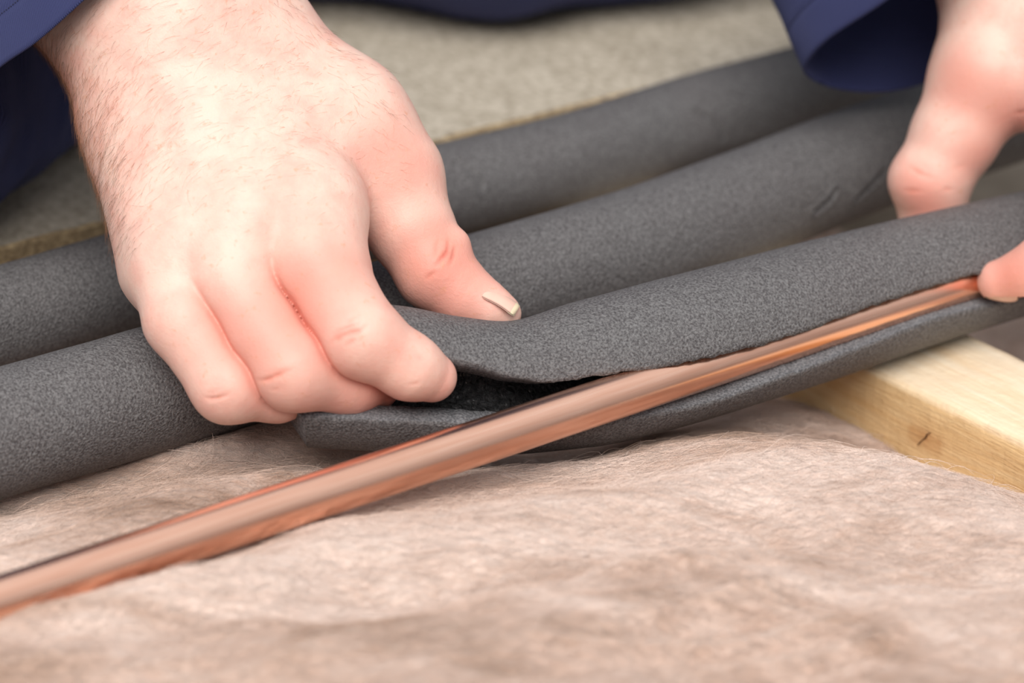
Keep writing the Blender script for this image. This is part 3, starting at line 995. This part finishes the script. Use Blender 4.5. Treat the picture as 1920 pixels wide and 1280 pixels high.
def far_quad(V, f, towards):
    """the face of a forearm stump that lies farthest along a direction"""
    c = V[f].mean(1)
    return int(np.argmax(c @ towards))
def limb_path():
    """centre line and radii of arms and shoulders between the two forearms (camera frame)"""
    return [((-60, -420, -95), 30), ((-330, -1000, -100), 40), ((-180, -1560, -130), 50), ((420, -1980, -205), 80), ((1150, -1980, -205), 80), ((1800, -1560, -190), 50), ((1900, -1050, -200), 40), ((1800, -560, -165), 30)]
PATH = [(cs(*p_), r_) for p_, r_ in limb_path()]
qa = far_quad(VL, fL, PATH[0][0] - cs(250, 60, -2)); qb = far_quad(VR, fR, PATH[-1][0] - cs(1880, -120, -100))
allV = [VL, VR]; nL, nR = len(VL), len(VR)
faces_all = [np.delete(fL, qa, 0), np.delete(fR, qb, 0) + nL]
ringA = fL[qa]; ringB = fR[qb] + nL
base = nL + nR
centres = np.array([p_ for p_, _ in PATH]); radii = [r_ for _, r_ in PATH]
rings = []; extra = []
Tn = np.gradient(centres, axis=0); Tn /= np.linalg.norm(Tn, axis=1, keepdims=True)
u0 = VL[ringA[0]] - VL[ringA].mean(0)
for k in range(len(PATH)):
    u = u0 - Tn[k] * (u0 @ Tn[k]); u /= np.linalg.norm(u); w_ = np.cross(Tn[k], u); u0 = u
    r_ = np.array([centres[k] + (u * math.cos(q_) + w_ * math.sin(q_)) * radii[k] for q_ in np.arange(16) * PI / 8])
    rings.append(np.arange(16) + base + 16 * k); extra.append(r_)
allV = np.concatenate(allV + extra)
body_faces = np.concatenate(faces_all).tolist()
for k in range(len(PATH) - 1):
    for j in range(16):
        body_faces.append([rings[k][j], rings[k][(j + 1) % 16], rings[k + 1][(j + 1) % 16], rings[k + 1][j]])
def stitch(quad, ring, flip):
    q_ = list(quad)[::-1]
    best = min(range(4), key=lambda o_: sum(np.linalg.norm((allV[q_[(i_ + o_) % 4]] - allV[q_].mean(0)) / 1.0 - (allV[ring[4 * i_]] - allV[ring].mean(0)) / 40.0) for i_ in range(4)))
    alt = list(quad)
    best2 = min(range(4), key=lambda o_: sum(np.linalg.norm((allV[alt[(i_ + o_) % 4]] - allV[alt].mean(0)) - (allV[ring[4 * i_]] - allV[ring].mean(0)) / 40.0) for i_ in range(4)))
    c1 = sum(np.linalg.norm((allV[q_[(i_ + best) % 4]] - allV[q_].mean(0)) - (allV[ring[4 * i_]] - allV[ring].mean(0)) / 40.0) for i_ in range(4))
    c2 = sum(np.linalg.norm((allV[alt[(i_ + best2) % 4]] - allV[alt].mean(0)) - (allV[ring[4 * i_]] - allV[ring].mean(0)) / 40.0) for i_ in range(4))
    if c1 < c2: qq = [q_[(i_ + best) % 4] for i_ in range(4)]
    else: qq = [alt[(i_ + best2) % 4] for i_ in range(4)]
    for i_ in range(4):
        a_, b_ = qq[i_], qq[(i_ + 1) % 4]
        seg_ = [ring[(4 * i_ + t_) % 16] for t_ in range(5)]
        tri = [[a_, seg_[0], seg_[1]], [a_, seg_[1], seg_[2]], [a_, seg_[2], b_], [b_, seg_[2], seg_[3]], [b_, seg_[3], seg_[4]]]
        body_faces.extend([t_[::-1] for t_ in tri] if flip else tri)
stitch(ringA, rings[0], False); stitch(ringB, rings[-1], True)
person = mesh_obj('person', to_world(allV), [tuple(int(i_) for i_ in q_) for q_ in body_faces], [M_skin])
tag(person, 'person in navy overalls kneeling on the board, both bare hands opening the foam tube', 'person')
ra = person.data.attributes.new('redness', 'FLOAT', 'POINT')
rv = np.concatenate([redL + crL, redR + crR, np.full(16 * len(PATH), 0.2)])
ra.data.foreach_set('value', np.clip(rv, 0, 1).astype(np.float32))

# ---- fingernails
def nail(base, tip, normal, width, label, curve=0.72, bow=0.10, sink=0.0):
    """curved plate from base to tip (camera frame mm)"""
    a = np.asarray(base, float); b = np.asarray(tip, float)
    dr = b - a; L = np.linalg.norm(dr); dr /= L
    nn = np.asarray(normal, float); nn = nn - dr * (nn @ dr); nn /= np.linalg.norm(nn)
    sd = np.cross(dr, nn)
    nu, nv = 16, 14
    v = []; f = []; fm = []
    for lay in (0, 1):
        for i in range(nu + 1):
            u = i / nu
            wl = width / 2 * (math.sqrt(max(0.0, 1 - (1 - min(u / 0.35, 1)) ** 2)) * 0.35 + 0.65) * (1.0 if u < 0.85 else math.sqrt(1 - ((u - 0.85) / 0.22) ** 2))
            for j in range(nv + 1):
                t = -1 + 2 * j / nv
                an = t * curve * PI / 2
                off = sd * (wl * math.sin(an) / math.sin(curve * PI / 2)) - nn * (width * 0.36 * (1 - math.cos(an)))
                p_ = a + dr * (u * L) + off + nn * (bow * L * math.sin(PI * u) * 0.6) - nn * (0.3 * lay + sink)
                v.append(p_)
    m = nv + 1; off = (nu + 1) * m
    for i in range(nu):
        for j in range(nv):
            q = (i * m + j, i * m + j + 1, (i + 1) * m + j + 1, (i + 1) * m + j)
            f.append(q); fm.append(1 if i >= nu - 2 else 0)
            f.append(tuple(off + t for t in q[::-1])); fm.append(0)
    for i in range(nu):
        for j in (0, nv):
            q = (i * m + j, (i + 1) * m + j, off + (i + 1) * m + j, off + i * m + j); f.append(q); fm.append(1 if i >= nu - 3 else 0)
    for j in range(nv):
        for i in (0, nu):
            q = (i * m + j, i * m + j + 1, off + i * m + j + 1, off + i * m + j); f.append(q); fm.append(1 if i else 0)
    o = mesh_obj('fingernail', to_world(np.array(v)), f, [M_nail, M_nail_tip], person, fmat=fm)
    if label: o['label'] = label
    return o
nail(cs(911, 536, 12.5), cs(975, 573, 12.5), (0.58, 0.76, 0.29), 11.0, 'pale thumbnail above the foam edge', sink=0.25)
nail(cs(786, 745, 48), cs(836, 738, 44), (0.15, -0.95, 0.25), 10.0, 'fingernail at the underside of the index fingertip', sink=0.3)
nail(cs(1908, 556, -41), cs(1844, 546, -44), (-0.1, -0.76, 0.64), 11.0, 'pale fingernail against the lower foam lip')

# ---- arm hair
def arm_hair(n, light):
    nrmL = normals(VL, fL)
    fz = (D - VL[:, 2]) / D
    px = VL[:, 0] / fz * S + 960; py = -VL[:, 1] / fz * S + 640
    left = np.interp(py, [0, 90, 200, 300, 400, 500], [20, 65, 150, 175, 195, 225])
    e = px - left
    rt = np.interp(py, [0, 100, 230], [540, 640, 745])
    vis = (nrmL[:, 2] > -0.5) & (py > -20)
    if light:
        prob = np.where((py < 420) & (px < rt + 10), 0.35 + np.exp(-(e / 130.0) ** 2), 0) * np.where(py > 250, np.exp(-((py - 250) / 110) ** 2), 1)
    else:
        prob = np.where(py < 480, np.exp(-(e / 60.0) ** 2) + 0.03 * (py < 200), 0) * np.where(py > 380, np.exp(-((py - 380) / 80) ** 2), 1)
        prob = prob + np.where(py < 235, 0.16 * np.exp(-((rt - px) / 26.0) ** 2), 0)
    prob = prob * vis
    prob /= prob.sum()
    seg = 6
    k = rng.choice(len(VL), n, p=prob)
    P = VL[k] + rng.normal(0, 0.25, (n, 3)); Nn = nrmL[k]
    right = (px[k] > 430)
    mixk = np.clip(e[k] / 260.0, 0, 1)[:, None]
    dirv = (1 - mixk) * np.array([-0.42, -0.9, 0.0]) + mixk * np.array([-0.92, -0.42, 0.0])
    edge = (rt[k] - px[k] < 60)[:, None]
    dirv = np.where(edge, np.array([0.62, -0.45, 0.0]), dirv) + rng.normal(0, 0.2, (n, 3))
    dirv -= Nn * np.sum(dirv * Nn, 1, keepdims=True)
    dirv /= np.linalg.norm(dirv, axis=1, keepdims=True)
    ln = rng.uniform(3.5, 8.0, n) * np.where(right, 0.75, 1.0)
    pts = np.zeros((n, seg, 3)); cur = P.copy()
    bend = np.cross(Nn, dirv) * rng.normal(0.05, 0.12, (n, 1))
    for s_ in range(seg):
        pts[:, s_] = cur
        st = dirv + Nn * ((0.18 if light else 0.36) - 0.06 * s_)
        cur = cur + st * (ln / (seg - 1))[:, None]
        dirv = dirv + bend; dirv /= np.linalg.norm(dirv, axis=1, keepdims=True)
    T = np.gradient(pts, axis=1)
    T /= np.linalg.norm(T, axis=-1, keepdims=True)
    a = np.cross(T, np.array([0.0, 0.0, 1.0])); a /= np.linalg.norm(a, axis=-1, keepdims=True) + 1e-9
    b = np.cross(T, a)
    w = (0.030 if light else 0.036) * np.linspace(1, 0.3, seg)[None, :, None]
    vv = np.stack([pts + a * w, pts - a * w * 0.5 + b * w * 0.87, pts - a * w * 0.5 - b * w * 0.87], 2)
    bs = (np.arange(n)[:, None] * seg * 3 + np.arange(seg - 1)[None] * 3).ravel()
    ff = np.concatenate([np.stack([bs + u, bs + (u + 1) % 3, bs + 3 + (u + 1) % 3, bs + 3 + u], -1) for u in range(3)])
    o = mesh_obj('arm_hair', to_world(vv.reshape(-1, 3)), ff, [M_down if light else M_hair], person)
    tag(o, 'fair downy hair on the back of the hand' if light else 'fine brown hair on the wrist', kind='stuff')
arm_hair(1900, False)
arm_hair(2600, True)

# ---- sleeves: a cuff ring swept up the arm, double-walled
def closed_spline(P, m):
    P = np.array(P, float); k = len(P)
    out = []
    for t in np.linspace(0, k, m, endpoint=False):
        i = int(t); u = t - i
        a, b, c, d_ = P[(i - 1) % k], P[i % k], P[(i + 1) % k], P[(i + 2) % k]
        out.append(0.5 * ((2 * b) + (-a + c) * u + (2 * a - 5 * b + 4 * c - d_) * u * u + (-a + 3 * b - 3 * c + d_) * u ** 3))
    return np.array(out)

def sleeve(rim_px, shift, label, folds, n=70, m=140, thick=1.6, spread=1.0):
    rim = closed_spline([cs(*t) for t in rim_px], m)
    c0 = rim.mean(0)
    up = closed_spline([cs(t[0] + shift[0], t[1] + shift[1], t[2] + shift[2]) for t in rim_px], m)
    up = up.mean(0) + (up - up.mean(0)) * spread
    rows = []
    for i in range(n):
        t = i / (n - 1)
        q = rim + (up - rim) * t
        ctr = q.mean(0)
        rad = q - ctr; rl = np.linalg.norm(rad, axis=1, keepdims=True)
        nz = fbm(np.stack([q[:, 0] * 0.022 + q[:, 1] * 0.03 + folds, q[:, 1] * 0.012 - q[:, 0] * 0.012, q[:, 2] * 0.02 + 3.0], -1), 3) - 0.5
        amp = 14.0 * min(1.0, t * 2.2 + 0.05)
        hem = 0.5 * math.exp(-((t - 0.16) / 0.006) ** 2)
        lip = 0.9 * math.exp(-(t / 0.02) ** 2)
        rows.append(q + rad / rl * (nz[:, None] * amp - hem + lip * 0.0))
    O = np.array(rows)
    ctr = O.mean(1, keepdims=True)
    rad = O - ctr
    I_ = O - rad / np.linalg.norm(rad, axis=-1, keepdims=True) * thick
    lipv = (O[0] + I_[0]) / 2 + (rim.mean(0) - up.mean(0)) / np.linalg.norm(rim.mean(0) - up.mean(0)) * 0.9
    verts = np.concatenate([O.reshape(-1, 3), I_.reshape(-1, 3), lipv])
    i = np.arange(n - 1)[:, None]; j = np.arange(m)[None]; j2 = (j + 1) % m
    q1 = np.stack([(i * m + j).ravel(), (i * m + j2).ravel(), ((i + 1) * m + j2).ravel(), ((i + 1) * m + j).ravel()], -1)
    off = n * m; lp = 2 * n * m
    j = np.arange(m); j2 = (j + 1) % m
    e1 = np.stack([j, lp + j, lp + j2, j2], -1); e2 = np.stack([lp + j, off + j, off + j2, lp + j2], -1)
    e3 = np.stack([(n - 1) * m + j, (n - 1) * m + j2, off + (n - 1) * m + j2, off + (n - 1) * m + j], -1)
    o = mesh_obj('sleeve', to_world(verts), np.concatenate([q1, q1[:, ::-1] + off, e1, e2, e3]), [M_cloth], person)
    o['label'] = label
    # stitching around the hem
    k = int(round(0.155 * (n - 1)))
    sv = []; sf = []
    row = O[k]; nr = rad[k] / np.linalg.norm(rad[k], axis=-1, keepdims=True)
    fine = closed_spline(row[::4], m * 3); fn = closed_spline(nr[::4], m * 3)
    for t in range(0, m * 3 - 1, 2):
        a = fine[t] + fn[t] * 0.25; b = fine[t + 1] + fn[t + 1] * 0.25
        dr = (b - a); dr = dr / (np.linalg.norm(dr) + 1e-9)
        sd = np.cross(dr, fn[t]); sd /= np.linalg.norm(sd) + 1e-9
        o_ = len(sv)
        for p_ in (a, b):
            sv += [p_ + sd * 0.28, p_ + fn[t] * 0.25, p_ - sd * 0.28]
        sf += [(o_, o_ + 1, o_ + 4, o_ + 3), (o_ + 1, o_ + 2, o_ + 5, o_ + 4)]
    s2 = mesh_obj('hem_stitching', to_world(np.array(sv)), sf, [M_stitch], o)
    tag(s2, kind='stuff')
    return o

sleeve([(-60, 175, 14), (0, 122, 25), (66, 76, 33), (150, 2, 37), (290, -130, 34), (380, -230, 8), (350, -230, -55), (220, -90, -86), (150, 60, -88), (95, 165, -82), (20, 215, -60), (-70, 235, -20)],
       (-330, -340, -60), 'navy sleeve with a stitched cuff at the upper left', 1.3)
sleeve([(1506, 134, -112), (1545, 160, -124), (1620, 172, -132), (1700, 164, -138), (1790, 130, -140), (1890, 60, -135), (1960, -60, -118), (1960, -170, -66), (1880, -170, -46), (1760, -80, -48), (1655, 0, -68), (1560, 62, -86), (1520, 100, -98)],
       (-165, -420, -40), 'navy sleeve hanging open around the wrist at the upper right', 5.1)

# ---- trousers: the kneeling legs behind the tubes
def trousers():
    h = 3.0
    def zc(px, py, z): return cs(px, py, d_at(py, z))
    def lift(px, py_contact, R_, z0=20):
        w = plane(px, py_contact, z0); w = w + np.array([0, R_ * 0.45, R_ * 0.98])
        v_ = w - FOC
        return np.array([v_ @ RX, v_ @ RY, v_ @ RZ])
    a = [lift(300, -70, 66), lift(600, 6, 68), lift(900, 50, 68), lift(1200, 10, 68), lift(1520, -80, 66)]
    b = [lift(330, 60, 62), lift(75, 262, 58), lift(-330, 560, 60)]
    al = np.array(a + b)
    G = Field(al.min(0) - 90, al.max(0) + 90, h)
    F = G.blank()
    for p_, q_ in zip(a[:-1], a[1:]): G.cone(F, p_, q_, 67, 67, 20)
    for p_, q_ in zip(b[:-1], b[1:]): G.cone(F, p_, q_, 60, 60, 10)
    V, f = surface_nets(F, G.lo, h)
    V = relax(V, f, 6)
    nr = normals(V, f)
    V = V + nr * ((fbm(np.stack([V[:, 0] * 0.016, V[:, 1] * 0.03, V[:, 2] * 0.03], -1), 3) - 0.5) * 12)[:, None]
    Wv = to_world(V)
    Wv[:, 2] = np.maximum(Wv[:, 2], 20.3)
    o = mesh_obj('trousers', Wv, f, [M_cloth], person)
    o['label'] = 'navy overall legs kneeling on the chipboard'
trousers()

# ---- jacket of the overalls: upper sleeves and trunk, above the frame
def jacket():
    P_ = [p_ for p_, _ in PATH]
    w2c = lambda w: np.array([(np.asarray(w) - FOC) @ RX, (np.asarray(w) - FOC) @ RY, (np.asarray(w) - FOC) @ RZ])
    sh = to_world(np.array(P_))
    hip = np.array([sh[3:5, 0].mean(), 560.0, 130.0])
    G = Field(np.array(P_ + [w2c(hip)]).min(0) - 190, np.array(P_ + [w2c(hip)]).max(0) + 190, 9.0)
    F = G.blank()
    for i_ in (1, 2): G.cone(F, P_[i_], P_[i_ + 1], (0, 62, 72, 0)[i_], (0, 72, 95, 0)[i_], 25)
    for i_ in (5, 4): G.cone(F, P_[i_], P_[i_ + 1], (0, 0, 0, 0, 95, 72)[i_], (0, 0, 0, 0, 72, 62)[i_], 25)
    G.cone(F, P_[0] * 0.45 + P_[1] * 0.55, P_[1], 60, 62, 20); G.cone(F, P_[7] * 0.45 + P_[6] * 0.55, P_[6], 60, 62, 20)
    G.cone(F, P_[3], P_[4], 95, 95, 30)
    for dx in (-60, 60): G.cone(F, P_[3] * 0.5 + P_[4] * 0.5 + np.array([dx, 0, 0]), w2c(hip + np.array([dx, 0, 0])), 105, 125, 40)
    V, f = surface_nets(F, G.lo, 9.0)
    V = relax(V, f, 4)
    nr = normals(V, f)
    V = V + nr * ((fbm(V * 0.02, 3) - 0.5) * 16)[:, None]
    Wv = to_world(V); Wv[:, 2] = np.maximum(Wv[:, 2], 21.0)
    o = mesh_obj('jacket', Wv, f, [M_cloth], person)
    o['label'] = 'navy overall jacket above the hands'
jacket()
